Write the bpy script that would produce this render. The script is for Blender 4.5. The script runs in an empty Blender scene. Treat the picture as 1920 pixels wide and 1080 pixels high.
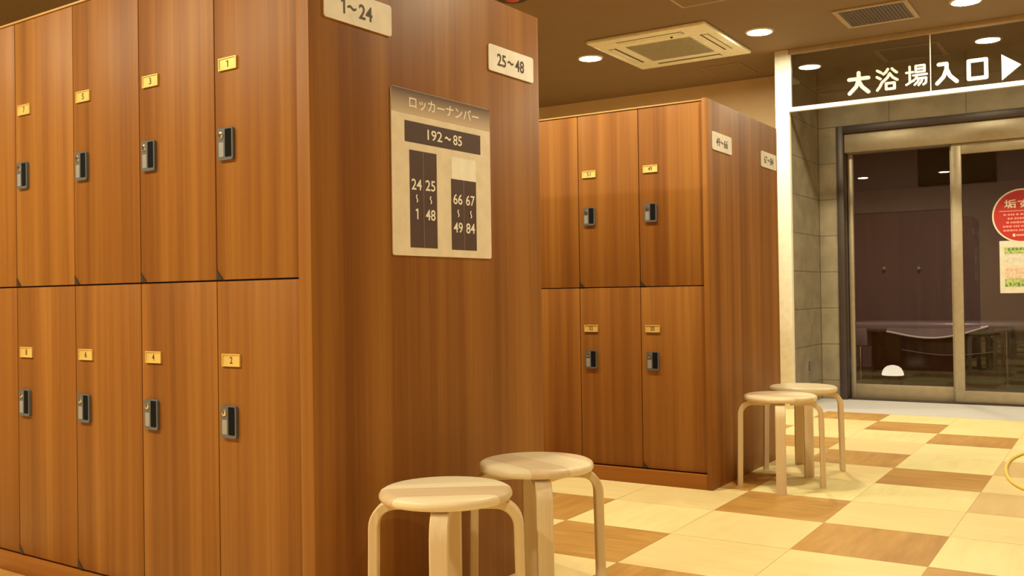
import bpy, bmesh, math, random
from mathutils import Vector, Matrix
random.seed(7)
S = bpy.context.scene
COL = S.collection

# ------------------------------------------------------------------ camera
CAM_Z = 0.95
F_PX, PITCH, ROLL, YAW = 1809.1, 0.0080, -0.0147, -0.5672
cy, sy = math.cos(YAW), math.sin(YAW)
fwd = Vector((sy, cy, 0)); right = Vector((cy, -sy, 0)); up = Vector((0, 0, 1))
f2 = fwd * math.cos(PITCH) + up * math.sin(PITCH)
u2 = up * math.cos(PITCH) - fwd * math.sin(PITCH)
r3 = right * math.cos(ROLL) + u2 * math.sin(ROLL)
u3 = u2 * math.cos(ROLL) - right * math.sin(ROLL)
cam_d = bpy.data.cameras.new('camera')
cam_d.sensor_fit = 'HORIZONTAL'; cam_d.sensor_width = 36.0
cam_d.lens = F_PX / 1920.0 * 36.0
cam_d.clip_start = 0.05; cam_d.clip_end = 100
cam = bpy.data.objects.new('camera', cam_d); COL.objects.link(cam)
cam.matrix_world = Matrix((( r3.x, u3.x, -f2.x, 0), (r3.y, u3.y, -f2.y, 0), (r3.z, u3.z, -f2.z, CAM_Z), (0, 0, 0, 1)))
S.camera = cam

# ------------------------------------------------------------------ world, exposure, lamp strength
w = bpy.data.worlds.new('world'); S.world = w; w.use_nodes = True
w.node_tree.nodes['Background'].inputs[0].default_value = (1.0, 0.8, 0.55, 1)
w.node_tree.nodes['Background'].inputs[1].default_value = 0.02
S.view_settings.view_transform = 'Standard'; S.view_settings.look = 'None'
S.view_settings.gamma = 1.0; S.view_settings.use_curve_mapping = False
S.view_settings.exposure = 1.75
LAMP_STRENGTH = 165.0
LAMP_COLOR = (1.0, 0.89, 0.58)
S.cycles.max_bounces = 10; S.cycles.transparent_max_bounces = 12
S.cycles.sample_clamp_indirect = 4.0

# ------------------------------------------------------------------ materials
def new_mat(name):
    m = bpy.data.materials.new(name); m.use_nodes = True
    nt = m.node_tree
    return m, nt, nt.nodes['Principled BSDF'], nt.nodes, nt.links

def ramp(N, stops, interp='LINEAR'):
    r = N.new('ShaderNodeValToRGB'); r.color_ramp.interpolation = interp
    e = r.color_ramp.elements
    while len(e) > 1: e.remove(e[-1])
    e[0].position = stops[0][0]; e[0].color = (*stops[0][1], 1)
    for p, c in stops[1:]:
        k = e.new(p); k.color = (*c, 1)
    return r

def plain(name, col, rough=0.5, metal=0.0, vary=0.06, scale=20.0, spec=0.5):
    m, nt, b, N, L = new_mat(name)
    tc = N.new('ShaderNodeTexCoord'); n = N.new('ShaderNodeTexNoise')
    n.inputs['Scale'].default_value = scale; n.inputs['Detail'].default_value = 3
    L.new(tc.outputs['Object'], n.inputs['Vector'])
    r = ramp(N, [(0.3, tuple(c * (1 - vary) for c in col)), (0.7, tuple(min(1, c * (1 + vary)) for c in col))])
    L.new(n.outputs['Fac'], r.inputs['Fac']); L.new(r.outputs['Color'], b.inputs['Base Color'])
    b.inputs['Roughness'].default_value = rough; b.inputs['Metallic'].default_value = metal
    b.inputs['Specular IOR Level'].default_value = spec
    return m

def emit(name, col, strength):
    m = bpy.data.materials.new(name); m.use_nodes = True
    nt = m.node_tree; nt.nodes.clear()
    e = nt.nodes.new('ShaderNodeEmission'); o = nt.nodes.new('ShaderNodeOutputMaterial')
    e.inputs[0].default_value = (*col, 1); e.inputs[1].default_value = strength
    nt.links.new(e.outputs[0], o.inputs[0])
    return m

def wood(name, dark, mid, light, axis='Z', band=16.0, rough=0.45, spec=0.22):
    """veneer with long straight grain along one object axis"""
    m, nt, b, N, L = new_mat(name)
    tc = N.new('ShaderNodeTexCoord'); oi = N.new('ShaderNodeObjectInfo')
    mul = N.new('ShaderNodeVectorMath'); mul.operation = 'SCALE'
    cx = N.new('ShaderNodeCombineXYZ')
    for i in range(3): L.new(oi.outputs['Random'], cx.inputs[i])
    L.new(cx.outputs[0], mul.inputs[0]); mul.inputs['Scale'].default_value = 9.0
    add = N.new('ShaderNodeVectorMath'); add.operation = 'ADD'
    L.new(tc.outputs['Object'], add.inputs[0]); L.new(mul.outputs[0], add.inputs[1])
    def noise(sx, sz, detail, rough_):
        mp = N.new('ShaderNodeMapping')
        sc = {'Z': (sx, sx, sz), 'X': (sz, sx, sx), 'Y': (sx, sz, sx)}[axis]
        mp.inputs['Scale'].default_value = sc
        L.new(add.outputs[0], mp.inputs['Vector'])
        n = N.new('ShaderNodeTexNoise'); n.inputs['Scale'].default_value = 1.0
        n.inputs['Detail'].default_value = detail; n.inputs['Roughness'].default_value = rough_
        L.new(mp.outputs[0], n.inputs['Vector'])
        return n
    n1 = noise(band, 0.25, 4, 0.55)
    n2 = noise(160.0, 1.6, 2, 0.5)
    mx = N.new('ShaderNodeMix'); mx.data_type = 'FLOAT'
    mx.inputs[0].default_value = 0.16
    L.new(n1.outputs['Fac'], mx.inputs[2]); L.new(n2.outputs['Fac'], mx.inputs[3])
    r = ramp(N, [(0.30, dark), (0.50, mid), (0.70, light)])
    L.new(mx.outputs[0], r.inputs['Fac']); L.new(r.outputs['Color'], b.inputs['Base Color'])
    b.inputs['Roughness'].default_value = rough
    b.inputs['Specular IOR Level'].default_value = spec
    return m

def pale_wood(name, stave):
    """light rubberwood, joined staves along the object X axis"""
    m, nt, b, N, L = new_mat(name)
    tc = N.new('ShaderNodeTexCoord'); oi = N.new('ShaderNodeObjectInfo')
    sp = N.new('ShaderNodeSeparateXYZ'); L.new(tc.outputs['Object'], sp.inputs[0])
    d = N.new('ShaderNodeMath'); d.operation = 'DIVIDE'; d.inputs[1].default_value = stave
    L.new(sp.outputs['Y'], d.inputs[0])
    fl = N.new('ShaderNodeMath'); fl.operation = 'FLOOR'; L.new(d.outputs[0], fl.inputs[0])
    ad = N.new('ShaderNodeMath'); ad.operation = 'ADD'; L.new(fl.outputs[0], ad.inputs[0]); L.new(oi.outputs['Random'], ad.inputs[1])
    wn = N.new('ShaderNodeTexWhiteNoise'); wn.noise_dimensions = '1D'; L.new(ad.outputs[0], wn.inputs['W'])
    mp = N.new('ShaderNodeMapping'); mp.inputs['Scale'].default_value = (4, 60, 60)
    L.new(tc.outputs['Object'], mp.inputs['Vector'])
    n = N.new('ShaderNodeTexNoise'); n.inputs['Scale'].default_value = 1; n.inputs['Detail'].default_value = 3
    L.new(mp.outputs[0], n.inputs['Vector'])
    mx = N.new('ShaderNodeMix'); mx.data_type = 'FLOAT'; mx.inputs[0].default_value = 0.35
    L.new(wn.outputs['Value'], mx.inputs[2]); L.new(n.outputs['Fac'], mx.inputs[3])
    r = ramp(N, [(0.15, (0.66, 0.50, 0.32)), (0.5, (0.80, 0.66, 0.46)), (0.85, (0.88, 0.78, 0.56))])
    L.new(mx.outputs[0], r.inputs['Fac']); L.new(r.outputs['Color'], b.inputs['Base Color'])
    b.inputs['Roughness'].default_value = 0.4
    return m

def floor_mat(name, stops, contrast=1.0):
    """one printed wood tile: fine grain along V of the tile's own UV"""
    m, nt, b, N, L = new_mat(name)
    uv = N.new('ShaderNodeUVMap'); uv.uv_map = 'UVMap'
    mp = N.new('ShaderNodeMapping'); mp.inputs['Scale'].default_value = (9, 1.3, 1)
    L.new(uv.outputs[0], mp.inputs['Vector'])
    n = N.new('ShaderNodeTexNoise'); n.inputs['Scale'].default_value = 1; n.inputs['Detail'].default_value = 5
    n.inputs['Roughness'].default_value = 0.65
    L.new(mp.outputs[0], n.inputs['Vector'])
    mp2 = N.new('ShaderNodeMapping'); mp2.inputs['Scale'].default_value = (0.9, 0.9, 1)
    L.new(uv.outputs[0], mp2.inputs['Vector'])
    n2 = N.new('ShaderNodeTexNoise'); n2.inputs['Scale'].default_value = 1; n2.inputs['Detail'].default_value = 1
    L.new(mp2.outputs[0], n2.inputs['Vector'])
    mx = N.new('ShaderNodeMix'); mx.data_type = 'FLOAT'; mx.inputs[0].default_value = 0.35
    L.new(n.outputs['Fac'], mx.inputs[2]); L.new(n2.outputs['Fac'], mx.inputs[3])
    r = ramp(N, stops)
    L.new(mx.outputs[0], r.inputs['Fac']); L.new(r.outputs['Color'], b.inputs['Base Color'])
    b.inputs['Roughness'].default_value = 0.42
    return m

def stone_tiles(name, col, ux, uz, ox, oz, axis_u='X'):
    """large format wall tile with thin dark joints, world metres"""
    m, nt, b, N, L = new_mat(name)
    g = N.new('ShaderNodeNewGeometry'); sp = N.new('ShaderNodeSeparateXYZ'); L.new(g.outputs['Position'], sp.inputs[0])
    def joint(out, period, off, width):
        a = N.new('ShaderNodeMath'); a.operation = 'SUBTRACT'; a.inputs[1].default_value = off; L.new(out, a.inputs[0])
        md = N.new('ShaderNodeMath'); md.operation = 'FLOORED_MODULO'; md.inputs[1].default_value = period; L.new(a.outputs[0], md.inputs[0])
        lt = N.new('ShaderNodeMath'); lt.operation = 'LESS_THAN'; lt.inputs[1].default_value = width; L.new(md.outputs[0], lt.inputs[0])
        return lt
    ju = joint(sp.outputs[axis_u], ux, ox, 0.006); jz = joint(sp.outputs['Z'], uz, oz, 0.006)
    mxm = N.new('ShaderNodeMath'); mxm.operation = 'MAXIMUM'; L.new(ju.outputs[0], mxm.inputs[0]); L.new(jz.outputs[0], mxm.inputs[1])
    n = N.new('ShaderNodeTexNoise'); n.inputs['Scale'].default_value = 7; n.inputs['Detail'].default_value = 6
    L.new(g.outputs['Position'], n.inputs['Vector'])
    r = ramp(N, [(0.35, tuple(c * .84 for c in col)), (0.65, tuple(c * 1.1 for c in col))])
    L.new(n.outputs['Fac'], r.inputs['Fac'])
    mx = N.new('ShaderNodeMix'); mx.data_type = 'RGBA'
    L.new(mxm.outputs[0], mx.inputs[0]); L.new(r.outputs['Color'], mx.inputs[6])
    mx.inputs[7].default_value = (*[c * .35 for c in col], 1)
    L.new(mx.outputs[2], b.inputs['Base Color']); b.inputs['Roughness'].default_value = 0.55
    return m

def glass(name, base, tint, rough=0.0):
    m = bpy.data.materials.new(name); m.use_nodes = True
    nt = m.node_tree; nt.nodes.clear(); N = nt.nodes; L = nt.links
    lw = N.new('ShaderNodeLayerWeight'); lw.inputs['Blend'].default_value = 0.5
    p = N.new('ShaderNodeMath'); p.operation = 'POWER'; p.inputs[1].default_value = 4.0
    L.new(lw.outputs['Facing'], p.inputs[0])
    ma = N.new('ShaderNodeMath'); ma.operation = 'MULTIPLY_ADD'; ma.inputs[1].default_value = 1 - base; ma.inputs[2].default_value = base
    L.new(p.outputs[0], ma.inputs[0])
    t = N.new('ShaderNodeBsdfTransparent'); t.inputs[0].default_value = (*tint, 1)
    g = N.new('ShaderNodeBsdfGlossy'); g.inputs['Roughness'].default_value = rough
    mx = N.new('ShaderNodeMixShader'); o = N.new('ShaderNodeOutputMaterial')
    L.new(ma.outputs[0], mx.inputs[0]); L.new(t.outputs[0], mx.inputs[1]); L.new(g.outputs[0], mx.inputs[2]); L.new(mx.outputs[0], o.inputs[0])
    return m

def header_print(name):
    """printed colour fade of the board's heading strip (object Z runs up the strip)"""
    m, nt, b, N, L = new_mat(name)
    tc = N.new('ShaderNodeTexCoord'); sp = N.new('ShaderNodeSeparateXYZ'); L.new(tc.outputs['Object'], sp.inputs[0])
    mr = N.new('ShaderNodeMapRange'); mr.inputs['From Min'].default_value = 0.424; mr.inputs['From Max'].default_value = 0.496
    L.new(sp.outputs['Z'], mr.inputs['Value'])
    r = ramp(N, [(0.0, (0.62, 0.50, 0.40)), (0.55, (0.36, 0.27, 0.22)), (1.0, (0.10, 0.06, 0.065))])
    L.new(mr.outputs[0], r.inputs['Fac']); L.new(r.outputs['Color'], b.inputs['Base Color']); b.inputs['Roughness'].default_value = 0.45
    return m

M = {}
M['wood'] = wood('locker_veneer', (0.175, 0.060, 0.0115), (0.262, 0.101, 0.0195), (0.365, 0.162, 0.035), band=13.0)
M['woodh'] = wood('plinth_veneer', (0.25, 0.088, 0.014), (0.33, 0.122, 0.02), (0.38, 0.155, 0.03), axis='X')
M['carcass'] = plain('carcass_dark', (0.05, 0.022, 0.012), 0.6)
M['edge'] = plain('veneer_edge_band', (0.52, 0.29, 0.10), 0.4)
M['brass'] = plain('brushed_brass', (0.82, 0.60, 0.20), 0.35, 0.35)
M['engraved'] = plain('engraved_black', (0.06, 0.04, 0.02), 0.6)
M['lockgrey'] = plain('lock_grey_plastic', (0.11, 0.115, 0.13), 0.4)
M['lockdark'] = plain('lock_recess_black', (0.008, 0.008, 0.009), 0.85, spec=0.08)
M['chrome'] = plain('chrome', (0.75, 0.74, 0.72), 0.18, 1.0)
M['locklabel'] = plain('lock_label_silver', (0.36, 0.37, 0.40), 0.35, 0.3)
M['hinge'] = plain('hinge_cap_dark_brown', (0.035, 0.02, 0.014), 0.5)
M['signwhite'] = plain('sign_white_acrylic', (0.88, 0.85, 0.82), 0.35)
M['signdark'] = plain('sign_dark_brown_print', (0.075, 0.045, 0.03), 0.45)
M['boardcream'] = plain('board_cream_print', (0.82, 0.74, 0.63), 0.4)
M['boardbar'] = plain('board_bar_print', (0.085, 0.052, 0.055), 0.4)
M['boardwhite'] = plain('board_white_print', (0.95, 0.93, 0.88), 0.4)
M['boardline'] = plain('board_divider_print', (0.30, 0.22, 0.24), 0.4)
M['header'] = header_print('board_heading_fade')
M['seat'] = pale_wood('stool_seat_wood', 0.11)
M['leg'] = wood('stool_leg_plywood', (0.68, 0.52, 0.33), (0.75, 0.60, 0.40), (0.80, 0.67, 0.46), axis='Z', band=30)
M['tile_brown'] = floor_mat('floor_tile_brown', [(0.30, (0.37, 0.185, 0.048)), (0.50, (0.49, 0.265, 0.070)), (0.70, (0.62, 0.36, 0.105))])
M['tile_tan'] = floor_mat('floor_tile_tan', [(0.30, (0.60, 0.42, 0.19)), (0.50, (0.66, 0.47, 0.22)), (0.70, (0.70, 0.52, 0.26))])
M['tile_light'] = floor_mat('floor_tile_light', [(0.28, (0.72, 0.58, 0.27)), (0.50, (0.80, 0.70, 0.35)), (0.70, (0.84, 0.76, 0.42))])
M['tile_pale'] = floor_mat('floor_tile_pale', [(0.28, (0.74, 0.56, 0.27)), (0.50, (0.79, 0.64, 0.32)), (0.70, (0.83, 0.70, 0.37))])
M['threshold'] = plain('threshold_stone', (0.62, 0.60, 0.60), 0.45, 0, 0.10, 60)
M['ceiling'] = plain('ceiling_tan_paper', (0.26, 0.168, 0.088), 0.8, 0, 0.03, 3)
M['wallpaper'] = plain('wall_tan_paper', (0.76, 0.56, 0.34), 0.8, 0, 0.04, 5)
M['cream'] = plain('cream_paint', (0.86, 0.82, 0.72), 0.55)
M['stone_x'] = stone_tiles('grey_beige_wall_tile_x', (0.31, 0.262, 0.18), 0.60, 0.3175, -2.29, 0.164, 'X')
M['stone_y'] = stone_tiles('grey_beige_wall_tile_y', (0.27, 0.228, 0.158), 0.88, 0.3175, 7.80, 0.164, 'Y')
M['whitetrim'] = plain('white_metal_trim', (0.80, 0.77, 0.72), 0.4)
M['bronze'] = plain('dark_bronze_frame', (0.075, 0.055, 0.05), 0.4, 0.3)
M['alu'] = plain('champagne_aluminium', (0.42, 0.35, 0.24), 0.38, 0.35)
M['glass'] = glass('door_glass', 0.05, (0.86, 0.85, 0.86))
M['transom'] = glass('transom_glass', 0.16, (0.80, 0.80, 0.80))
M['letter'] = plain('letter_white', (0.80, 0.75, 0.70), 0.4)
M['acpanel'] = plain('air_conditioner_ivory', (0.97, 0.93, 0.80), 0.45)
M['acgrille'] = plain('air_conditioner_grille', (0.46, 0.43, 0.34), 0.6)
M['dark'] = plain('dark_slot', (0.03, 0.022, 0.016), 0.6)
M['slat'] = plain('vent_slat_brown', (0.13, 0.085, 0.055), 0.5)
M['ventframe'] = plain('vent_frame_tan', (0.46, 0.34, 0.22), 0.5)
M['hatch'] = plain('hatch_rim', (0.50, 0.38, 0.26), 0.5)
M['hatchfaint'] = plain('hatch_rim_faint', (0.34, 0.22, 0.12), 0.7)
M['ring'] = plain('lamp_trim_ring', (0.72, 0.66, 0.56), 0.5)
M['lamp'] = emit('lamp_diffuser_glow', LAMP_COLOR, LAMP_STRENGTH)
M['lamp_bright'] = emit('lamp_diffuser_bright', LAMP_COLOR, LAMP_STRENGTH * 1.5)
M['far_fill'] = emit('far_room_fill_glow', (1.0, 0.82, 0.64), 150.0)
M['red'] = plain('alarm_red', (0.55, 0.06, 0.03), 0.4)
M['stickred'] = plain('sticker_red', (0.46, 0.018, 0.016), 0.5)
M['stickpink'] = plain('sticker_small_print', (0.72, 0.30, 0.24), 0.4)
M['stickwhite'] = plain('sticker_white', (0.78, 0.66, 0.55), 0.4)
M['paper'] = plain('paper_cream', (0.70, 0.66, 0.54), 0.6)
M['pgreen'] = plain('print_green', (0.40, 0.48, 0.16), 0.6, 0, 0.5, 45)
M['ppink'] = plain('print_pink', (0.74, 0.52, 0.40), 0.6, 0, 0.25, 45)
M['plilac'] = plain('print_lilac', (0.66, 0.62, 0.56), 0.6, 0, 0.15, 45)
M['pdark'] = plain('print_dark_green', (0.12, 0.22, 0.10), 0.6)
M['farwall'] = plain('far_room_wall', (0.30, 0.21, 0.20), 0.6, 0, 0.05, 2)
M['farfloor'] = plain('far_room_floor', (0.035, 0.018, 0.012), 0.35, 0, 0.2, 6)
M['vinyl'] = plain('mauve_vinyl', (0.27, 0.21, 0.21), 0.22, 0, 0.06, 10)
M['sheet'] = plain('dark_vinyl_sheet', (0.02, 0.012, 0.012), 0.25)
M['hem_glint'] = plain('white_hem_glint', (0.92, 0.86, 0.80), 0.3)  # white stands in for highlights on the drape edge and hook knobs
M['screen'] = plain('plain_black', (0.010, 0.006, 0.006), 0.6, spec=0.05)
M['dome'] = emit('dome_lamp_glow', (1.0, 0.88, 0.62), 0.38)
M['yellow'] = plain('yellow_cable', (0.92, 0.72, 0.20), 0.4)

# ------------------------------------------------------------------ mesh helpers
class MB:
    def __init__(s):
        s.bm = bmesh.new(); s.mats = []; s.uv = None
    def mi(s, m):
        m = M[m] if isinstance(m, str) else m
        if m not in s.mats: s.mats.append(m)
        return s.mats.index(m)
    def face(s, pts, m, smooth=False):
        vs = [s.bm.verts.new(p) for p in pts]
        f = s.bm.faces.new(vs); f.material_index = s.mi(m); f.smooth = smooth
        return f
    def box(s, a, b, m, bevel=0.0, seg=2):
        t = bmesh.new()
        bmesh.ops.create_cube(t, size=1.0)
        a, b = Vector(a), Vector(b)
        for v in t.verts:
            v.co = Vector((a[i] + (b[i] - a[i]) * (v.co[i] + .5) for i in range(3)))
        if bevel > 0:
            bmesh.ops.bevel(t, geom=t.edges[:], offset=bevel, segments=seg, affect='EDGES', profile=0.5)
        s.merge(t, m, bevel > 0)
    def merge(s, t, m, smooth=False, mat=None):
        if mat is not None: bmesh.ops.transform(t, matrix=mat, verts=t.verts[:])
        bmesh.ops.recalc_face_normals(t, faces=t.faces[:])
        k = s.mi(m); mp = {}
        for v in t.verts: mp[v] = s.bm.verts.new(v.co)
        for f in t.faces:
            try: g = s.bm.faces.new([mp[v] for v in f.verts])
            except ValueError: continue
            g.material_index = k; g.smooth = smooth
        t.free()
    def lathe(s, prof, m, n=48, c=(0, 0, 0)):
        t = bmesh.new(); rings = []
        for (r, z) in prof:
            if r < 1e-6: rings.append([t.verts.new((c[0], c[1], c[2] + z))])
            else: rings.append([t.verts.new((c[0] + r * math.cos(2 * math.pi * i / n), c[1] + r * math.sin(2 * math.pi * i / n), c[2] + z)) for i in range(n)])
        for A, B in zip(rings, rings[1:]):
            for i in range(n):
                j = (i + 1) % n
                if len(A) == 1 and len(B) == 1: continue
                if len(A) == 1: t.faces.new((A[0], B[i], B[j]))
                elif len(B) == 1: t.faces.new((A[i], A[j], B[0]))
                else: t.faces.new((A[i], A[j], B[j], B[i]))
        s.merge(t, m, True)
    def sweep(s, path, section, side, m, smooth=True):
        """path of points in a plane whose normal is `side`; section = (along normal-of-path, along side)"""
        t = bmesh.new(); side = Vector(side).normalized(); P = [Vector(p) for p in path]; rings = []
        for i, p in enumerate(P):
            d = ((P[min(i + 1, len(P) - 1)] - p).normalized() + (p - P[max(i - 1, 0)]).normalized()).normalized()
            nrm = side.cross(d).normalized()
            rings.append([t.verts.new(p + nrm * a + side * b) for a, b in section])
        k = len(section)
        for A, B in zip(rings, rings[1:]):
            for i in range(k): t.faces.new((A[i], A[(i + 1) % k], B[(i + 1) % k], B[i]))
        t.faces.new(rings[0]); t.faces.new(rings[-1])
        s.merge(t, m, smooth)
    def tube(s, path, r, m, n=10):
        t = bmesh.new(); P = [Vector(p) for p in path]; rings = []
        for i, p in enumerate(P):
            d = (P[min(i + 1, len(P) - 1)] - P[max(i - 1, 0)]).normalized()
            a = d.cross(Vector((0, 0, 1)))
            if a.length < 1e-3: a = d.cross(Vector((1, 0, 0)))
            a.normalize(); b = d.cross(a)
            rings.append([t.verts.new(p + a * r * math.cos(2 * math.pi * k / n) + b * r * math.sin(2 * math.pi * k / n)) for k in range(n)])
        for A, B in zip(rings, rings[1:]):
            for i in range(n): t.faces.new((A[i], A[(i + 1) % n], B[(i + 1) % n], B[i]))
        t.faces.new(rings[0]); t.faces.new(rings[-1])
        s.merge(t, m, True)
    # ---- flat drawing on a plane: O origin, U right, V up, N outward
    def rect(s, fr, x0, y0, x1, y1, m, d=0.0):
        O, U, V, Nn = fr
        s.face([O + U * x + V * y + Nn * d for x, y in ((x0, y0), (x1, y0), (x1, y1), (x0, y1))], m)
    def poly(s, fr, pts, m, d=0.0):
        O, U, V, Nn = fr
        s.face([O + U * x + V * y + Nn * d for x, y in pts], m)
    def stroke(s, fr, pts, wd, m, d=0.0, depth=0.0, caps=10):
        O, U, V, Nn = fr
        def prism(loop):
            s.lay = getattr(s, 'lay', 0) + 1      # neighbouring pieces never share a plane
            top = [O + U * x + V * y + Nn * (d + depth + s.lay * 1.5e-5) for x, y in loop]
            s.face(top, m)
            if depth > 0:
                bot = [O + U * x + V * y + Nn * d for x, y in loop]
                for i in range(len(loop)):
                    j = (i + 1) % len(loop)
                    s.face([bot[i], bot[j], top[j], top[i]], m)
        for (x0, y0), (x1, y1) in zip(pts, pts[1:]):
            L_ = math.hypot(x1 - x0, y1 - y0)
            if L_ < 1e-9: continue
            nx, ny = -(y1 - y0) / L_ * wd / 2, (x1 - x0) / L_ * wd / 2
            prism([(x0 - nx, y0 - ny), (x1 - nx, y1 - ny), (x1 + nx, y1 + ny), (x0 + nx, y0 + ny)])
        if caps:
            for x, y in pts:
                prism([(x + wd / 2 * math.cos(2 * math.pi * k / caps), y + wd / 2 * math.sin(2 * math.pi * k / caps)) for k in range(caps)])
    def plate(s, fr, x0, y0, x1, y1, rad, th, m, seg=6):
        O, U, V, Nn = fr; loop = []
        for cx_, cy_, a0 in ((x1 - rad, y0 + rad, -90), (x1 - rad, y1 - rad, 0), (x0 + rad, y1 - rad, 90), (x0 + rad, y0 + rad, 180)):
            for k in range(seg + 1):
                a = math.radians(a0 + 90 * k / seg); loop.append((cx_ + rad * math.cos(a), cy_ + rad * math.sin(a)))
        top = [O + U * x + V * y + Nn * th for x, y in loop]; bot = [O + U * x + V * y for x, y in loop]
        s.face(top, m); s.face(bot[::-1], m)
        for i in range(len(loop)):
            j = (i + 1) % len(loop); s.face([bot[i], bot[j], top[j], top[i]], m)
    def text(s, fr, body, x0, y0, x1, y1, m, d=0.0, bold=0.0):
        """type set to fill the given box exactly"""
        O, U, V, Nn = fr
        if body == '1':
            wd = (y1 - y0) * .17; xm = x0 + (x1 - x0) * .66
            s.stroke(fr, [(xm, y0), (xm, y1 - wd * .3)], wd, m, d, 0.0, 0); s.stroke(fr, [(xm + wd * .2, y1 - wd * .45), (xm - wd * 1.6, y1 - wd * 1.35)], wd * .9, m, d, 0.0, 0)
            return
        vs, fs = text_geo(body, bold)
        if not vs: return
        mnx = min(v[0] for v in vs); mxx = max(v[0] for v in vs); mny = min(v[1] for v in vs); mxy = max(v[1] for v in vs)
        k = s.mi(m)
        V3 = [s.bm.verts.new(O + U * (x0 + (v[0] - mnx) / max(mxx - mnx, 1e-6) * (x1 - x0)) + V * (y0 + (v[1] - mny) / max(mxy - mny, 1e-6) * (y1 - y0)) + Nn * d) for v in vs]
        for f in fs:
            try: g = s.bm.faces.new([V3[i] for i in f])
            except ValueError: continue
            g.material_index = k
    def build(s, name, parent=None, loc=(0, 0, 0), rotz=0.0, sharp=35, parent_space=True):
        me = bpy.data.meshes.new(name)
        if any(f.smooth for f in s.bm.faces):
            s.bm.normal_update()
            for e in s.bm.edges:
                if len(e.link_faces) == 2 and e.calc_face_angle(0) > math.radians(sharp): e.smooth = False
        s.bm.to_mesh(me); s.bm.free()
        for m in s.mats: me.materials.append(m)
        o = bpy.data.objects.new(name, me); COL.objects.link(o)
        o.location = loc; o.rotation_euler = (0, 0, rotz)
        if parent: o.parent = parent
        return o

_tc = {}
def text_geo(body, bold):
    key = (body, bold)
    if key in _tc: return _tc[key]
    cu = bpy.data.curves.new('lettering', 'FONT'); cu.body = body; cu.size = 1.0; cu.offset = bold
    cu.resolution_u = 4
    o = bpy.data.objects.new('lettering', cu); COL.objects.link(o)
    bpy.context.view_layer.update()
    dg = bpy.context.evaluated_depsgraph_get()
    me = o.evaluated_get(dg).to_mesh()
    r = ([tuple(v.co) for v in me.vertices], [tuple(p.vertices) for p in me.polygons])
    o.evaluated_get(dg).to_mesh_clear()
    bpy.data.objects.remove(o); bpy.data.curves.remove(cu)
    _tc[key] = r
    return r

def tag(o, label, cat, group=None):
    o['label'] = label; o['category'] = cat
    if group: o['group'] = group
    return o
def struct(o, label, cat):
    o['kind'] = 'structure'; o['label'] = label; o['category'] = cat
    return o
def empty(name, loc, rotz=0.0):
    o = bpy.data.objects.new(name, None); COL.objects.link(o)
    o.empty_display_size = 0.1
    o.location = loc; o.rotation_euler = (0, 0, rotz)
    return o
def copy_tree(src, parent=None):
    c = src.copy(); COL.objects.link(c)
    if parent: c.parent = parent
    for ch in src.children: copy_tree(ch, c)
    return c

# ------------------------------------------------------------------ room shell
ZC = 2.912
YW = 8.68            # face of the door wall / back wall
XS = -2.29           # tiled face of the stub wall
X_L, X_R, Y_F = -9.5, 2.6, -2.2
T, TX, TY = 0.4736, -1.064, 4.0272

def build_floor():
    b = MB(); uvl = b.bm.loops.layers.uv.new('UVMap')
    i0, i1 = math.floor((X_L - TX) / T), math.ceil((X_R - TX) / T)
    j0, j1 = math.floor((Y_F - TY) / T), math.ceil((9.0 - TY) / T)
    for i in range(i0, i1 + 1):
        for j in range(j0, j1 + 1):
            xa, xb = TX + i * T, TX + (i + 1) * T
            ya, yb = TY + j * T, TY + (j + 1) * T
            lim = 7.775 if xa > -2.45 else YW
            if ya >= lim: continue
            yb = min(yb, lim)
            rnd = random.random()
            if (i + j) % 3 == 2 and i <= 1 and (i, j) not in ((1, 1), (1, 4)): mt = 'tile_brown'
            elif (i, j) in ((1, 1), (1, 3)) or (i > 1 and rnd < .3): mt = 'tile_tan'
            elif rnd < .5: mt = 'tile_pale'
            else: mt = 'tile_light'
            g = 0.0009
            f = b.face([(xa + g, ya + g, 0), (xb - g, ya + g, 0), (xb - g, yb - g, 0), (xa + g, yb - g, 0)], mt)
            rot = (i * 2 + j) % 2 == 0
            ox, oy = random.uniform(0, 50), random.uniform(0, 50)
            for lp, (u, v) in zip(f.loops, ((0, 0), (1, 0), (1, 1), (0, 1))):
                lp[uvl].uv = ((v + ox, u + oy) if rot else (u + ox, v + oy))
    # joint bed just under the tiles
    b.face([(X_L, Y_F, -0.0008), (X_R, Y_F, -0.0008), (X_R, 9.0, -0.0008), (X_L, 9.0, -0.0008)], 'tile_tan')
    return struct(b.build('floor'), 'checked floor of pale and brown wood-look tiles', 'floor')
build_floor()

b = MB(); b.box((XS, 7.777, -0.05), (X_R, 8.95, 0.0006), 'threshold')
struct(b.build('floor'), 'pale grey stone threshold strip in front of the sliding door', 'floor')

b = MB(); b.box((X_L, Y_F, ZC), (X_R, 8.80, ZC + .12), 'ceiling')
struct(b.build('ceiling'), 'plain brown ceiling', 'ceiling')
b = MB(); b.box((X_L, YW, 0), (-2.395, YW + .14, ZC), 'wallpaper')
struct(b.build('wall_back'), 'tan papered wall behind the far locker bank', 'wall')
b = MB(); b.box((X_L - .12, Y_F, 0), (X_L, YW, ZC), 'wallpaper'); struct(b.build('wall_left'), 'tan wall at the left end of the room', 'wall')
b = MB(); b.box((X_R, Y_F, 0), (X_R + .12, 8.8, ZC), 'wallpaper'); struct(b.build('wall_right'), 'tan wall at the right side of the room', 'wall')
b = MB(); b.box((X_L, Y_F - .12, 0), (X_R, Y_F, ZC), 'wallpaper'); struct(b.build('wall_front'), 'tan wall facing the lockers', 'wall')

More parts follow.
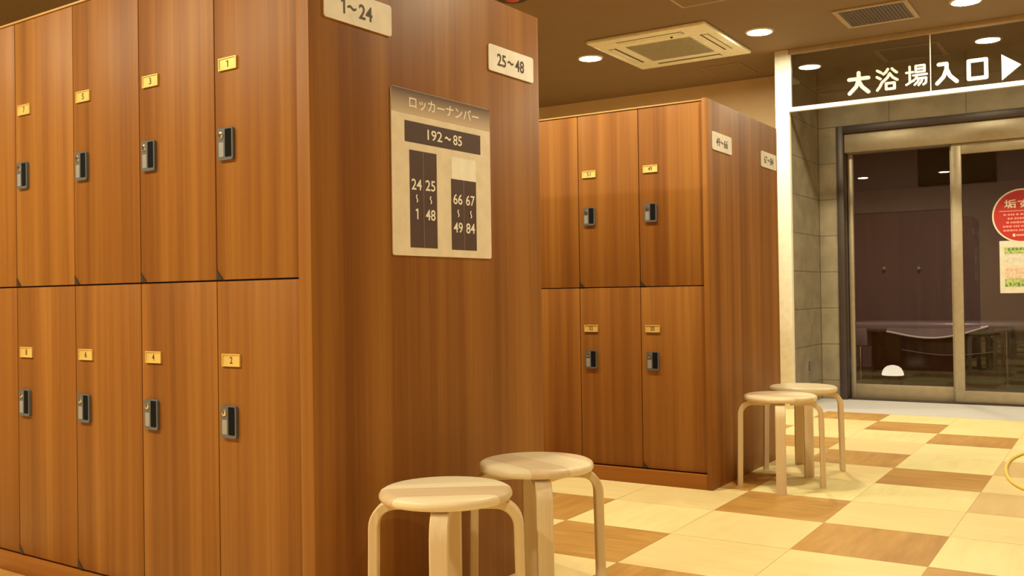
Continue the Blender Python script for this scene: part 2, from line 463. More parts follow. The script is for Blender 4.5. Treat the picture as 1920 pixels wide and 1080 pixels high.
# stub wall: cream end post, tiled return
b = MB(); b.box((-2.395, 7.80, 0), (-2.283, 7.855, ZC), 'cream', 0.003)
struct(b.build('trim_1'), 'bright cream end post between the lockers and the bath entrance', 'post')
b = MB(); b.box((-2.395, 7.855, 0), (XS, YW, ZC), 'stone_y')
struct(b.build('wall_stub'), 'short tiled return wall beside the sliding door', 'wall')

# door wall with opening
OX0, OX1, OZ = -2.131, -0.20, 2.387
b = MB()
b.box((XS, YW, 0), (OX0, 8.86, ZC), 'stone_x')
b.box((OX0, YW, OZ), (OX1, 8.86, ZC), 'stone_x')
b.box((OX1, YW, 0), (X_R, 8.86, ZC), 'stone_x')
struct(b.build('wall_door'), 'grey beige tiled wall around the sliding door', 'wall')

# ------------------------------------------------------------------ transom glazing with its frame
YT = 7.80
tr = empty('window_1', (XS + .01, YT, 2.40)); struct(tr, 'glazed transom screen hanging over the bath entrance', 'window')
def at_world(mb, name, parent):      # parts modelled in world metres, parented to an empty
    o = mb.build(name, parent); o.location = -Vector(parent.location)
    return o
b = MB(); b.box((-2.283, YT - .005, 2.405), (X_R, YT + .035, 2.440), 'whitetrim', .003); at_world(b, 'bottom_rail', tr)
b = MB(); b.box((-2.283, YT - .005, 2.868), (X_R, YT + .035, ZC), 'ventframe', .003); at_world(b, 'top_rail', tr)
b = MB(); b.box((-2.283, YT - .005, 2.440), (-2.262, YT + .035, 2.868), 'whitetrim', .002); at_world(b, 'side_rail', tr)
for x0, x1 in ((-2.262, -1.2195), (-1.2135, -0.2), (-0.194, 0.8), (0.806, 2.59)):
    b = MB(); b.box((x0, YT + .010, 2.440), (x1, YT + .018, 2.868), 'transom'); at_world(b, 'glass_pane', tr)
b = MB(); b.box((-1.2195, YT + .008, 2.440), (-1.2135, YT + .020, 2.868), 'whitetrim'); at_world(b, 'joint_strip', tr)

# ------------------------------------------------------------------ entrance lettering on the transom
R_ = lambda x0, y0, x1, y1: [(x0, y0), (x1, y0), (x1, y1), (x0, y1), (x0, y0)]
GLYPH = {
 'dai': (0.17, [[(.06, .70), (.94, .70)], [(.5, .97), (.5, .66), (.38, .35), (.07, .06)], [(.5, .60), (.64, .33), (.93, .06)]]),
 'yoku': (0.115, [[(.06, .95), (.24, .84)], [(.04, .66), (.2, .56)], [(.05, .05), (.17, .2), (.28, .40)],
                  [(.55, .97), (.46, .84), (.34, .76)], [(.74, .97), (.84, .86), (.95, .78)],
                  [(.64, .76), (.52, .58), (.32, .42)], [(.66, .72), (.78, .56), (.97, .44)], R_(.46, .06, .84, .32)]),
 'jo': (0.095, [[(.04, .68), (.36, .68)], [(.2, .95), (.2, .22)], [(.04, .12), (.2, .2), (.38, .3)],
                R_(.48, .66, .88, .95), [(.48, .805), (.88, .805)], [(.36, .52), (.98, .52)],
                [(.54, .50), (.47, .36), (.36, .26)], [(.47, .36), (.95, .36), (.93, .12), (.82, .05)],
                [(.64, .36), (.56, .2), (.42, .08)], [(.80, .36), (.72, .18), (.6, .05)]]),
 'nyu': (0.17, [[(.16, .93), (.48, .93)], [(.50, .93), (.50, .68), (.36, .34), (.08, .07)], [(.50, .68), (.64, .36), (.93, .08)]]),
 'ko': (0.17, [R_(.10, .09, .90, .91)]),
}
sg = tag(empty('entrance_sign', (-1.2, YT, 2.45)), 'white raised characters and right-pointing arrow on the glass over the bath entrance', 'sign')
for key, x0, x1, z0, z1 in (('dai', -1.818, -1.654, 2.483, 2.653), ('yoku', -1.607, -1.448, 2.485, 2.653), ('jo', -1.394, -1.239, 2.489, 2.652),
                            ('nyu', -1.183, -1.026, 2.479, 2.642), ('ko', -0.969, -0.824, 2.481, 2.641)):
    wd, strokes = GLYPH[key]
    b = MB()
    U = Vector((x1 - x0, 0, 0)); V = Vector((0, 0, z1 - z0))
    # uniform stroke width: draw in metres
    fr = (Vector((x0, YT + .010, z0)), Vector((1, 0, 0)), Vector((0, 0, 1)), Vector((0, -1, 0)))
    for s_ in strokes:
        b.stroke(fr, [(px * (x1 - x0), py * (z1 - z0)) for px, py in s_], wd * (z1 - z0), 'letter', 0.0, 0.010, 12)
    at_world(b, 'character', sg)
b = MB()
fr = (Vector((0, YT + .010, 0)), Vector((1, 0, 0)), Vector((0, 0, 1)), Vector((0, -1, 0)))
tri = [(-0.737, 2.458), (-0.612, 2.556), (-0.737, 2.645)]
b.poly(fr, tri, 'letter', .010)
for i in range(3):
    (xa, za), (xb, zb) = tri[i], tri[(i + 1) % 3]
    b.face([(xa, YT + .010, za), (xb, YT + .010, zb), (xb, YT, zb), (xa, YT, za)], 'letter')
at_world(b, 'arrow', sg)

# ------------------------------------------------------------------ sliding door
dr = empty('door_1', (OX0, 8.75, 0)); struct(dr, 'glazed aluminium sliding door to the bath', 'door')
b = MB()
b.box((OX0, YW - .012, 0), (OX0 + .060, 8.90, OZ), 'bronze', .003)
b.box((OX1 - .060, YW - .012, 0), (OX1, 8.90, OZ), 'bronze', .003)
b.box((OX0 + .06, YW - .012, OZ - .062), (OX1 - .06, 8.90, OZ), 'bronze', .003)
at_world(b, 'frame', dr)
b = MB(); b.box((OX0 + .062, 8.70, 2.158), (OX1 - .062, 8.90, OZ - .064), 'alu', .004); at_world(b, 'header_box', dr)
b = MB()
b.box((-2.066, 8.80, 0), (-2.026, 8.84, 2.156), 'alu', .002); b.box((-1.235, 8.80, 0), (-1.195, 8.84, 2.156), 'alu', .002)
b.box((-2.026, 8.80, 0), (-1.235, 8.84, .130), 'alu', .002)
fx = at_world(b, 'fixed_panel', dr)
b = MB(); b.box((-2.026, 8.816, .130), (-1.235, 8.824, 2.156), 'glass'); g_ = b.build('glass_pane', fx)
b = MB()
b.box((-1.215, 8.74, .012), (-1.140, 8.785, 2.156), 'alu', .002); b.box((-.330, 8.74, .012), (-.262, 8.785, 2.156), 'alu', .002)
b.box((-1.140, 8.74, 2.070), (-.330, 8.785, 2.156), 'alu', .002); b.box((-1.140, 8.74, .012), (-.330, 8.785, .108), 'alu', .002)
sl = at_world(b, 'sliding_panel', dr)
b = MB(); b.box((-1.140, 8.758, .108), (-.330, 8.766, 2.070), 'glass'); b.build('glass_pane', sl)
b = MB(); b.box((-2.066, 8.70, 0.0), (-.262, 8.88, .010), 'bronze'); at_world(b, 'floor_track', dr)

# red round notice and poster on the sliding pane
YG = 8.757
b = MB(); c = Vector((-.700, YG, 1.536)); fr = (c, Vector((1, 0, 0)), Vector((0, 0, 1)), Vector((0, -1, 0)))
def disc(mb, fr, r, m, d): mb.poly(fr, [(r * math.cos(2 * math.pi * k / 64), r * math.sin(2 * math.pi * k / 64)) for k in range(64)], m, d)
disc(b, fr, .218, 'stickwhite', .001); disc(b, fr, .206, 'stickred', .0016)
b.poly((c, Vector((-1, 0, 0)), Vector((0, 0, 1)), Vector((0, 1, 0))), [(.218 * math.cos(2 * math.pi * k / 64), .218 * math.sin(2 * math.pi * k / 64)) for k in range(64)], 'stickwhite', .0)
b.text(fr, '垢すり', -.128, .062, .128, .132, 'stickwhite', .0022, .015)
b.stroke(fr, [(-.165, .040), (.165, .040)], .007, 'stickpink', .0022, caps=0)
for k, (xa, zz) in enumerate(((-.135, .012), (-.105, -.020), (-.115, -.052), (-.140, -.084), (-.138, -.116))):
    x = xa
    while x < -xa:
        wseg = random.choice((.012, .016, .02)); b.rect(fr, x, zz - .008, min(x + wseg, -xa), zz + .006, 'stickpink', .0022)
        x += wseg + random.choice((.004, .005, .011))
b.rect(fr, -.070, -.168, -.052, -.145, 'stickwhite', .0022); b.rect(fr, -.046, -.164, .08, -.150, 'stickpink', .0022)
tag(b.build('round_sticker'), 'red round notice with white rim and lettering on the sliding glass door', 'sticker')

b = MB(); fr = (Vector((-.868, YG, .912)), Vector((1, 0, 0)), Vector((0, 0, 1)), Vector((0, -1, 0)))
b.plate(fr, 0, 0, .300, .424, .002, .0012, 'paper')
b.rect(fr, .036, .318, .270, .372, 'pgreen', .0016); b.rect(fr, .036, .300, .270, .318, 'plilac', .0016)
b.rect(fr, .030, .252, .270, .284, 'plilac', .0016); b.rect(fr, .030, .214, .270, .218, 'ppink', .0016)
b.rect(fr, .036, .120, .270, .205, 'ppink', .0016); b.rect(fr, .036, .050, .270, .118, 'pgreen', .0016)
for k in range(7): b.rect(fr, .060 + .028 * k, .345, .078 + .028 * k, .366, 'pdark', .0019)
for k in range(8): b.rect(fr, .040 + .029 * k, .052 + .006 * (k % 3), .055 + .029 * k, .072 + .012 * (k % 2), 'pdark', .0019)
tag(b.build('poster'), 'cream paper poster with green and pink print below the red round notice', 'poster')

# small metal plate low on the tiled return wall
wp = tag(empty('wall_socket', (XS, 8.272, .25)), 'small upright metal-rimmed socket low on the tiled return wall', 'socket')
fr = (Vector((0, -.035, 0)), Vector((0, 1, 0)), Vector((0, 0, 1)), Vector((1, 0, 0)))
b = MB(); b.plate(fr, 0, 0, .070, .120, .012, .006, 'chrome'); b.build('cover_plate', wp)
b = MB(); b.plate((fr[0] + Vector((.006, 0, 0)), *fr[1:]), .014, .014, .056, .106, .008, .002, 'lockgrey'); b.build('insert', wp)

# ------------------------------------------------------------------ room beyond the door
b = MB(); b.box((-5.0, 8.95, -.05), (2.5, 12.6, -.001), 'farfloor'); struct(b.build('floor'), 'dark floor of the room beyond the glass door', 'floor')
b = MB(); b.box((-5.0, 12.5, 0), (2.5, 12.62, 2.75), 'farwall'); struct(b.build('wall_far'), 'dim mauve wall seen through the glass door', 'wall')
b = MB(); b.box((-5.1, 8.87, 0), (-5.0, 12.6, 2.75), 'farwall'); struct(b.build('wall_far_left'), 'dim side wall of the room beyond the door', 'wall')
b = MB(); b.box((2.5, 8.87, 0), (2.6, 12.6, 2.75), 'farwall'); struct(b.build('wall_far_right'), 'dim right wall of the room beyond the door', 'wall')
b = MB(); b.box((-5.1, 8.87, 2.75), (2.6, 12.62, 2.85), 'farwall'); struct(b.build('ceiling'), 'dim ceiling of the room beyond the door', 'ceiling')

mt = tag(empty('massage_table', (-1.55, 10.85, 0)), 'long mauve vinyl covered treatment table in the dark room beyond the glass door', 'table')
b = MB(); b.box((-2.45, 10.50, .515), (-.55, 11.20, .618), 'vinyl', .035, 4); at_world(b, 'cushion_top', mt)
b = MB(); b.box((-2.455, 10.495, .36), (-2.30, 11.205, .56), 'vinyl', .02, 3); at_world(b, 'end_flap', mt)
def swag(x0, x1, y, ztop, zs, sag, name, mt_, hem_glint, r):
    b = MB(); n = 28; top = []; bot = []
    for i in range(n + 1):
        s_ = i / n; x = x0 + (x1 - x0) * s_
        top.append(Vector((x, y + .02, ztop))); bot.append(Vector((x, y - .012 * math.sin(math.pi * s_), zs(s_) - sag * math.sin(math.pi * s_) ** 1.1)))
    for i in range(n): b.face([bot[i], bot[i + 1], top[i + 1], top[i]], mt_, True)
    for i in range(n): b.face([top[i] + Vector((0, .006, 0)), top[i + 1] + Vector((0, .006, 0)), bot[i + 1] + Vector((0, .006, 0)), bot[i] + Vector((0, .006, 0))], mt_, True)
    d = at_world(b, name, mt)
    b = MB(); b.tube([p + Vector((0, -.003, -.002)) for p in bot], r, hem_glint); b.build('hem_glint', d)  # pale tube paints the highlight along the drape's lower edge
    return d
swag(-2.10, -1.15, 10.49, .60, lambda s_: .525 + .055 * s_, .088, 'draped_sheet', 'vinyl', 'hem_glint', .010)
swag(-1.98, -1.12, 10.62, .52, lambda s_: .335 - .01 * s_, .045, 'inner_sheet', 'sheet', 'locklabel', .005)
b = MB(); b.box((-2.30, 10.72, .0), (-.60, 11.16, .52), 'sheet', .006); at_world(b, 'under_table_dark', mt)  # dark box added to keep the space under the table dark
for x, y in ((-2.38, 10.56), (-.985, 10.46), (-2.38, 11.14), (-.70, 11.14)):
    b = MB(); b.tube([(x, y, 0), (x, y, .53)], .015, 'chrome'); at_world(b, 'leg', mt)

dl = tag(empty('dome_lamp', (-2.01, 10.30, 0)), 'glowing white dome lamp on a dark foot behind the left glass pane', 'lamp')
b = MB(); b.lathe([(0, .090), (.102, .090), (.106, .096), (.100, .124), (.083, .158), (.055, .181), (.02, .191), (0, .192)], 'dome', 40); b.build('shade', dl)
b = MB(); b.lathe([(0, 0), (.095, 0), (.095, .010), (.088, .089), (0, .089)], 'sheet', 32); b.build('foot', dl)
for k, (x, z) in enumerate(((-2.505, 1.213), (-2.108, 1.203))):
    o = empty('wall_hook', (x, 12.5, z)); tag(o, ('left' if k == 0 else 'right') + ' of two small chrome hooks on the dim wall beyond the glass door', 'hook', 'hooks on the wall beyond')
    b = MB(); b.tube([(0, 0, 0), (0, -.012, 0)], .016, 'chrome', 16); b.build('base_plate', o)
    b = MB(); b.tube([(0, -.012, 0), (0, -.045, -.008), (0, -.06, .002)], .008, 'chrome'); b.build('peg', o)
    b = MB(); b.lathe([(.020 * math.sin(math.pi * q / 12), -.020 * math.cos(math.pi * q / 12)) for q in range(13)], 'hem_glint', 20, (0, -.068, .006)); b.build('knob', o)  # knob coloured white to stand in for a bright glint
o = empty('wall_black_box', (-1.68, 12.5, 2.42)); tag(o, 'black box high on the wall beyond the glass door', 'screen')  # plain black box with a black front face
b = MB(); b.box((-.42, -.08, -.22), (.42, 0, .22), 'screen', .008); b.build('housing', o)
b = MB(); b.box((-.40, -.084, -.20), (.40, -.08, .20), 'screen'); b.build('panel', o)

# ------------------------------------------------------------------ locker banks
KI = 0.022
def make_bank(label, x, y, a, wd, e, d, zt, zm, zk, ncol, first, plate_u, lock_u, up, lo):
    root = tag(empty('locker_bank', (x, y, 0), a), label, 'lockers', 'locker banks')
    L_ = e + wd * ncol
    b = MB(); b.box((-e, 0, 0), (0, d, zt), 'wood', .0015); b.build('end_panel', root)
    b = MB(); b.box((-L_ - e, 0, 0), (-L_, d, zt), 'wood', .0015); b.build('end_panel', root)
    b = MB(); b.box((-L_, .001, 0), (-e, d, zk - .004), 'woodh', .003); b.build('plinth', root)
    b = MB(); b.box((-L_, KI + .020, zk - .004), (-e, d - .02, zt - .022), 'carcass'); b.build('carcass', root)
    b = MB(); b.box((-L_, KI - .004, zt - .008), (-e, d, zt - .001), 'edge', .001); b.build('top_board', root)
    b = MB(); b.box((-L_, d - .02, zk), (-e, d - .001, zt - .022), 'wood'); b.build('rear_panel', root)
    g = .002
    for c in range(ncol):
        u1 = -e - wd * c; u0 = u1 - wd
        for row in (0, 1):
            za, zb = (zm, zt - .008) if row == 0 else (zk, zm)
            b = MB(); b.box((g, 0, g + .001), (wd - g, .018, zb - za - g), 'wood', .0012)
            dd = b.build('door', root, (u0, KI, za))
            num = first + 2 * c + row
            pz, kz = up if row == 0 else lo
            # number plate
            b = MB(); fr = (Vector((plate_u, 0, pz - za)), Vector((1, 0, 0)), Vector((0, 0, 1)), Vector((0, -1, 0)))
            b.plate(fr, 0, 0, .078, .036, .002, .003, 'brass', 2)
            frp = (fr[0] + Vector((0, -.003, 0)), *fr[1:])
            for q in ((0, 0, .078, .003), (0, .033, .078, .036), (0, .003, .003, .033), (.075, .003, .078, .033)):
                b.box((plate_u + q[0], -.0055, pz - za + q[1]), (plate_u + q[2], -.002, pz - za + q[3]), 'brass')
            tw = .011 * len(str(num)) * (.45 if str(num) == '1' else 1)
            b.text(frp, str(num), .039 - tw / 2, .008, .039 + tw / 2, .028, 'engraved', .0006, .01)
            b.build('number_plate', dd)
            # lock: body, grip recess, key cylinder, label
            fr = (Vector((lock_u, 0, kz - za)), Vector((1, 0, 0)), Vector((0, 0, 1)), Vector((0, -1, 0)))
            b = MB(); b.plate(fr, 0, 0, .066, .093, .007, .009, 'lockgrey', 4); b.build('lock_body', dd)
            fq = (fr[0] + Vector((0, -.009, 0)), *fr[1:])
            b = MB(); b.plate(fq, .033, .009, .060, .089, .003, .0008, 'lockdark', 3); b.build('grip_recess', dd)
            b = MB(); cc = fq[0] + Vector((.016, 0, .072))
            b.lathe([(0, .004), (.006, .004), (.0095, .003), (.0105, 0)], 'chrome', 20)
            bmesh.ops.transform(b.bm, matrix=Matrix.Translation(cc) @ Matrix.Rotation(math.pi / 2, 4, 'X'), verts=b.bm.verts[:])
            b.rect((cc, *fr[1:]), -.0015, -.005, .0015, .005, 'engraved', .0045); b.build('key_cylinder', dd)
            b = MB(); b.plate(fq, .006, .010, .027, .052, .002, .0008, 'locklabel', 2); b.build('lock_label', dd)
            # dark corner cap
            b = MB(); h = .028; w_ = .030
            P = [(g, 0), (w_, 0), (w_ * .55, h * .48), (g, h)]
            fr2 = (Vector((0, 0, .004)), Vector((1, 0, 0)), Vector((0, 0, 1)), Vector((0, -1, 0)))
            top = [(px, -.003, .004 + pz_) for px, pz_ in P]; bot = [(px, .0, .004 + pz_) for px, pz_ in P]
            b.face(top, 'hinge')
            for i in range(4): b.face([bot[i], bot[(i + 1) % 4], top[(i + 1) % 4], top[i]], 'hinge')
            b.build('corner_cap', dd)
    return root
B1 = dict(x=-1.8169, y=1.8661, a=-.0377, wd=.3646, e=.0484, d=1.119, zt=1.9497, zm=1.0054, zk=.0628)
B2 = dict(x=-1.6898, y=4.4168, a=0.0001, wd=.3456, e=.0269, d=1.103, zt=1.8906, zm=.9848, zk=.0750)
make_bank('near brown wood-veneer locker bank with the white locker map on its end panel', ncol=7, first=1,
          plate_u=.0235, lock_u=.0215, up=(1.611, 1.3515), lo=(.759, .554), **B1)
make_bank('far brown wood-veneer locker bank with two round stools at its end panel', ncol=6, first=49,
          plate_u=.0255, lock_u=.0315, up=(1.556, 1.308), lo=(.757, .568), **B2)

# signs on the end panels (frame: U along the panel away from the camera, V up, N out of the panel)
def panel_frame(B, v, z):
    ex = Vector((math.cos(B['a']), math.sin(B['a']), 0)); ey = Vector((-math.sin(B['a']), math.cos(B['a']), 0))
    return Vector((B['x'], B['y'], 0)) + ey * v + Vector((0, 0, z)) + ex * .0004, B['a']
LOC = (Vector((0, 0, 0)), Vector((0, 1, 0)), Vector((0, 0, 1)), Vector((1, 0, 0)))   # local drawing frame
LOCT = (Vector((.004, 0, 0)), Vector((0, 1, 0)), Vector((0, 0, 1)), Vector((1, 0, 0)))
def wave(mb, fr, cx_, cz_, w_, h_, wd_, m, vertical=False):
    pts = []
    for i in range(13):
        t_ = i / 12 * 2 - 1; s_ = math.sin(t_ * math.pi) * h_
        pts.append((cx_ + s_, cz_ + t_ * w_) if vertical else (cx_ + t_ * w_, cz_ - s_))
    mb.stroke(fr, pts, wd_, m, .0006, caps=6)
def range_sign(B, v, z, a_, b_, w_, h_, label):
    loc, rz = panel_frame(B, v, z)
    mb = MB(); mb.plate(LOC, 0, 0, w_, h_, .009, .004, 'signwhite')
    cw = .0275; hh = .042; z0 = (h_ - hh) / 2 - .001
    lw = cw * len(a_) * (.45 if a_ == '1' else 1); rw = cw * len(b_)
    gap = .052; tot = lw + gap + rw; x0 = (w_ - tot) / 2 - .006
    mb.text(LOCT, a_, x0, z0, x0 + lw - .003, z0 + hh, 'signdark', .0006, .018)
    wave(mb, LOCT, x0 + lw + gap / 2 - .002, h_ / 2, .015, .0035, .0065, 'signdark')
    mb.text(LOCT, b_, x0 + lw + gap, z0, x0 + tot, z0 + hh, 'signdark', .0006, .018)
    tag(mb.build('range_sign', loc=loc, rotz=rz), label, 'sign', 'locker range signs')
range_sign(B1, .055, 1.712, '1', '24', .271, .090, 'white plate reading 1 to 24 at the front top of the near end panel')
range_sign(B1, .809, 1.706, '25', '48', .270, .089, 'white plate reading 25 to 48 at the rear top of the near end panel')
range_sign(B2, .065, 1.649, '49', '66', .268, .089, 'white plate reading 49 to 66 on the far locker end panel')
range_sign(B2, .809, 1.644, '67', '84', .264, .087, 'white plate reading 67 to 84 beside the cream post on the far end panel')

def locker_map():
    x0, x1, z0, z1 = .320, .810, 1.074, 1.571
    loc, rz = panel_frame(B1, x0, z0); w_, h_ = x1 - x0, z1 - z0
    mb = MB(); mb.plate(LOC, 0, 0, w_, h_, .008, .003, 'boardcream')
    fr = (Vector((.003, 0, 0)), *LOC[1:])
    def rc(a, b_, c_, d_, m, dd=.0005): mb.rect(fr, a - x0, b_ - z0, c_ - x0, d_ - z0, m, dd)
    def tx(t_, a, b_, c_, d_, m='boardwhite', bold=.012): mb.text(fr, t_, a - x0, b_ - z0, c_ - x0, d_ - z0, m, .0010, bold)
    rc(x0 + .001, 1.498, x1 - .001, 1.570, 'header')
    tx('ロッカーナンバー', .400, 1.516, .747, 1.553, bold=.008)
    rc(.378, 1.414, .755, 1.477, 'boardbar')
    tx('192', .483, 1.430, .555, 1.462); wave(mb, (fr[0] + Vector((.0004, 0, 0)), *fr[1:]), .583 - x0, 1.446 - z0, .013, .003, .006, 'boardwhite'); tx('85', .610, 1.430, .655, 1.462)
    rc(.398, 1.099, .526, 1.391, 'boardbar'); rc(.461, 1.099, .463, 1.391, 'boardline', .0008)
    rc(.599, 1.322, .728, 1.392, 'boardwhite')
    rc(.597, 1.098, .728, 1.322, 'boardbar'); rc(.661, 1.098, .663, 1.322, 'boardline', .0008)
    for t_, cx_, zc_ in (('24', .429, 1.289), ('25', .494, 1.290), ('1', .429, 1.201), ('48', .493, 1.200), ('66', .630, 1.259), ('67', .696, 1.259), ('49', .630, 1.169), ('84', .695, 1.169)):
        hw = .0085 if t_ == '1' else .0235
        tx(t_, cx_ - hw, zc_ - .0165, cx_ + hw, zc_ + .0165)
    for cx_, zc_ in ((.429, 1.247), (.494, 1.246), (.630, 1.214), (.696, 1.214)):
        wave(mb, (fr[0] + Vector((.0004, 0, 0)), *fr[1:]), cx_ - x0, zc_ - z0, .010, -.003, .005, 'boardwhite', True)
    tag(mb.build('locker_map', loc=loc, rotz=rz), 'cream locker number map board with dark bars in the middle of the near end panel', 'sign')
locker_map()

# ------------------------------------------------------------------ stools
def make_stool():
    root = empty('round_stool', (0, 0, 0))
    b = MB(); b.lathe([(0, .4205), (.162, .4205), (.170, .423), (.1745, .430), (.1745, .437), (.171, .444), (.163, .4485), (.150, .450), (0, .450)], 'seat', 72)
    b.build('seat', root)
    path = [(.045, .4095), (.12, .4095)]
    R_b, cxr, czr = .060, .130, .3495
    for k in range(9):
        a_ = math.pi / 2 * (1 - k / 8); path.append((cxr + R_b * math.cos(a_), czr + R_b * math.sin(a_)))
    for q in (.8, .6, .4, .2, 0.0): path.append((.190 + .006 * (1 - q), .3495 * q))
    th, wd_ = .0125, .0235; c_ = .003
    sec = [(-th + c_, -wd_), (th - c_, -wd_), (th, -wd_ + c_), (th, wd_ - c_), (th - c_, wd_), (-th + c_, wd_), (-th, wd_ - c_), (-th, -wd_ + c_)]
    b = MB(); b.sweep([(r_, 0, z_) for r_, z_ in path], sec, (0, 1, 0), 'leg')
    me = b.build('leg', root)
    for k in range(1, 4):
        c = me.copy(); COL.objects.link(c); c.parent = root; c.rotation_euler = (0, 0, k * math.pi / 2)
    return root
st0 = make_stool()
STOOLS = ((-1.516, 2.042, -59, 96, 'frontmost round pale wood stool at the near locker end, cut off by the bottom edge'),
          (-1.522, 2.511, -52, 28, 'round pale wood stool right behind the frontmost stool at the near locker end'),
          (-1.438, 4.682, -73, 62, 'round pale wood stool at the far locker end, the nearer of that pair'),
          (-1.460, 5.156, -67, 140, 'round pale wood stool behind its twin, beside the cream post'))
for i, (x, y, a_, gr, lab) in enumerate(STOOLS):
    o = st0 if i == 0 else copy_tree(st0)
    for ch in o.children:
        if ch.name.startswith('seat'): ch.rotation_euler = (0, 0, math.radians(gr))
    o.location = (x, y, 0); o.rotation_euler = (0, 0, math.radians(a_)); tag(o, lab, 'stool', 'round stools at the locker ends')

# ------------------------------------------------------------------ ceiling fittings
def make_light(glow):
    root = empty('ceiling_light', (0, 0, 0))
    b = MB(); b.lathe([(.086, -.001), (.086, -.006), (.090, -.010), (.100, -.009), (.106, -.003), (.107, 0)], 'ring', 40); b.build('trim_ring', root)
    b = MB(); b.lathe([(0, -.004), (.0865, -.004)], glow, 40); o = b.build('diffuser', root)
    for p in o.data.polygons:
        if p.normal.z > 0: p.flip()
    return root
L0 = make_light('lamp')
LIGHTS = (
 (-3.72, 7.10, 'round ceiling downlight just left of the ceiling air conditioner', 1),
 (-2.30, 7.13, 'round ceiling downlight just right of the ceiling air conditioner', 1),
 (-0.89, 7.20, 'round ceiling downlight right of the brown slatted ceiling vent, at the top edge', 1),
 (0.53, 7.20, 'round ceiling downlight beyond the right edge, far row', 1),
 (-3.72, 3.66, 'round ceiling downlight above the left part of the aisle between the locker banks', 1),
 (-2.30, 3.66, 'round ceiling downlight above the right part of the aisle between the locker banks', 1),
 (-0.89, 3.66, 'round ceiling downlight above the open floor beside the locker aisle', 1),
 (-5.15, 0.20, 'round ceiling downlight in front of the leftmost doors of the near locker bank', 2),
 (-3.84, 0.20, 'round ceiling downlight in front of the left doors of the near locker bank', 2),
 (-2.53, 0.20, 'round ceiling downlight in front of the right doors of the near locker bank', 2),
 (0.53, 0.20, 'round ceiling downlight almost over the viewer', 1),
)
L1 = make_light('lamp_bright')
used = set()
for i, (x, y, lab, kind) in enumerate(LIGHTS):
    src = L0 if kind == 1 else L1
    o = copy_tree(src) if kind in used else src
    used.add(kind)
    o.location = (x, y, ZC); tag(o, lab, 'ceiling light', 'ceiling downlights')

ac = tag(empty('air_conditioner', (-3.012, 7.114, ZC)), 'square ivory four-way air conditioner panel set in the brown ceiling', 'air conditioner')
hx, hy = .482, .515
b = MB(); b.box((-hx, -hy, -.030), (hx, hy, 0), 'acpanel', .010, 3); b.build('panel', ac)
b = MB(); b.box((-.268, -.262, -.0335), (.268, .262, -.028), 'acgrille', .002)
for k in range(22):
    y_ = -.245 + k * .0233; b.box((-.258, y_, -.0365), (.258, y_ + .010, -.033), 'acgrille')
b.build('intake_grille', ac)
for sx, sy_, hor in ((0, -.405, True), (0, .405, True), (-.385, 0, False), (.385, 0, False)):
    wx, wy = (.27, .030) if hor else (.030, .27)
    b = MB(); b.box((sx - wx, sy_ - wy, -.0312), (sx + wx, sy_ + wy, -.029), 'acgrille')
    e_ = -1 if (sx + sy_) < 0 else 1
    if hor: b.box((sx - wx, sy_ - e_ * wy - .006, -.0318), (sx + wx, sy_ - e_ * wy + .006, -.030), 'dark')
    else: b.box((sx - e_ * wx - .006, sy_ - wy, -.0318), (sx - e_ * wx + .006, sy_ + wy, -.030), 'dark')
    b.build('air_outlet', ac)
    b = MB()
    if hor: b.box((sx - wx + .008, sy_ - .018, -.036), (sx + wx - .008, sy_ + .020, -.032), 'acpanel', .002)
    else: b.box((sx - .018, sy_ - wy + .008, -.036), (sx + .020, sy_ + wy - .008, -.032), 'acpanel', .002)
    b.build('louver', ac)
b = MB(); b.lathe([(0, -.040), (.008, -.038), (.011, -.030)], 'dark', 16, (.15, -.33, 0)); b.build('sensor', ac)

vt = tag(empty('ceiling_vent', (-1.465, 7.155, ZC)), 'square brown slatted exhaust vent in the ceiling above the glass screen', 'vent')
b = MB()
for q in ((-.25, -.25, .25, -.215), (-.25, .215, .25, .25), (-.25, -.215, -.215, .215), (.215, -.215, .25, .215)):
    b.box((q[0], q[1], -.012), (q[2], q[3], 0), 'ventframe', .002)
b.build('frame', vt)
b = MB(); b.box((-.215, -.215, -.003), (.215, .215, 0), 'dark'); b.build('backing', vt)
for k in range(18):
    x_ = -.203 + k * .0238
    b = MB(); b.face([(x_ - .008, -.214, -.011), (x_ + .006, -.214, -.004), (x_ + .006, .214, -.004), (x_ - .008, .214, -.011)], 'slat')
    b.face([(x_ - .008, .214, -.0125), (x_ + .006, .214, -.0055), (x_ + .006, -.214, -.0055), (x_ - .008, -.214, -.0125)], 'slat')
    b.build('slat', vt)

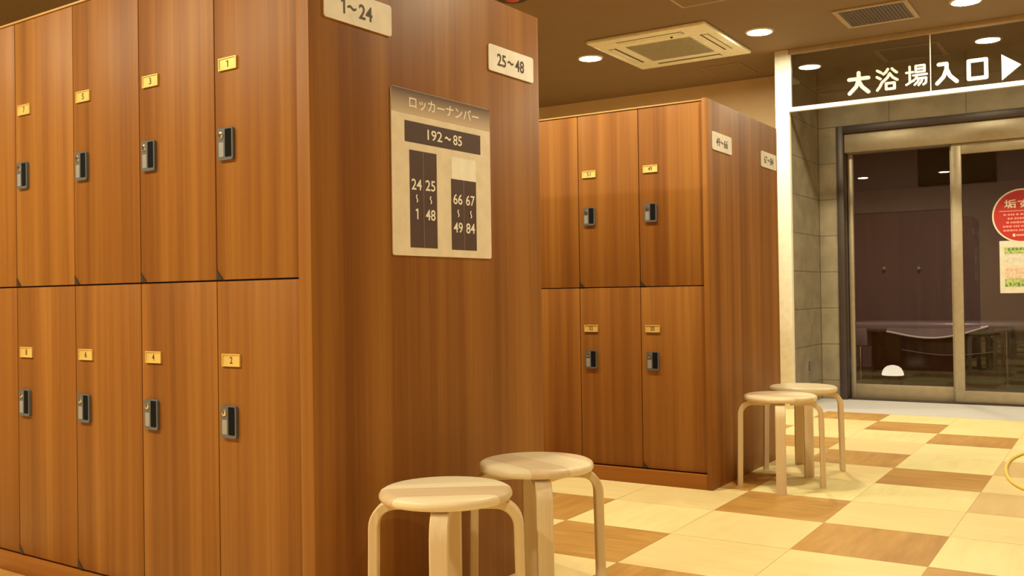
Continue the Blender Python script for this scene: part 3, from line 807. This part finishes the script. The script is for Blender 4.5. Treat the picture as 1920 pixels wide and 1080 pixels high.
def hatch(x0, y0, x1, y1, label, rim='hatch'):
    o = empty('ceiling_hatch', ((x0 + x1) / 2, (y0 + y1) / 2, ZC)); tag(o, label, 'hatch', 'ceiling access hatches')
    hx_, hy_ = (x1 - x0) / 2, (y1 - y0) / 2
    b = MB()
    for q in ((-hx_, -hy_, hx_, -hy_ + .014), (-hx_, hy_ - .014, hx_, hy_), (-hx_, -hy_ + .014, -hx_ + .014, hy_ - .014), (hx_ - .014, -hy_ + .014, hx_, hy_ - .014)):
        b.box((q[0], q[1], -.005), (q[2], q[3], 0), rim)
    b.build('rim', o)
    b = MB(); b.box((-hx_ + .015, -hy_ + .015, -.003), (hx_ - .015, hy_ - .015, 0), 'ceiling'); b.build('lid', o)
hatch(-2.54, 5.77, -2.08, 6.22, 'square ceiling hatch with thin pale rim at the top edge above the air conditioner')
hatch(-3.10, 7.98, -2.75, 8.46, 'faint square ceiling hatch between the air conditioner and the back wall', 'hatchfaint')

o = make_light('far_fill'); o.location = (-1.7, 9.75, 2.75)  # unseen lamp added to brighten the room beyond the door
tag(o, 'unseen fill light added on the ceiling of the room beyond the glass door', 'ceiling light')

al = tag(empty('alarm_lamp', (-3.36, 5.33, ZC)), 'red round alarm lamp on the ceiling peeking over the near locker bank', 'alarm')
b = MB(); b.lathe([(0, -.02), (.10, -.02), (.105, -.015), (.105, 0)], 'carcass', 32); b.build('base', al)
b = MB(); b.lathe([(0, -.036), (.03, -.034), (.046, -.028), (.052, -.02)], 'red', 32); b.build('lens', al)

# ------------------------------------------------------------------ yellow cable on the floor at the right edge
pts = [(.10, 6.75), (-.10, 6.72), (-.32, 6.60), (-.47, 6.36), (-.545, 6.05), (-.555, 5.75), (-.520, 5.42), (-.455, 5.18), (-.36, 5.05), (-.20, 4.98), (0.0, 5.02)]
def catmull(P, n=8):
    out = []
    for i in range(len(P) - 1):
        p0, p1, p2, p3 = (Vector(P[max(i - 1, 0)]), Vector(P[i]), Vector(P[i + 1]), Vector(P[min(i + 2, len(P) - 1)]))
        for k in range(n):
            t_ = k / n
            out.append(.5 * ((2 * p1) + (p2 - p0) * t_ + (2 * p0 - 5 * p1 + 4 * p2 - p3) * t_ ** 2 + (3 * p1 - p0 - 3 * p2 + p3) * t_ ** 3))
    out.append(Vector(P[-1])); return out
b = MB(); b.tube([(p.x, p.y, .0085) for p in catmull(pts)], .008, 'yellow', 10)
tag(b.build('yellow_cable'), 'yellow cable looping across the tiled floor at the right edge', 'cable')
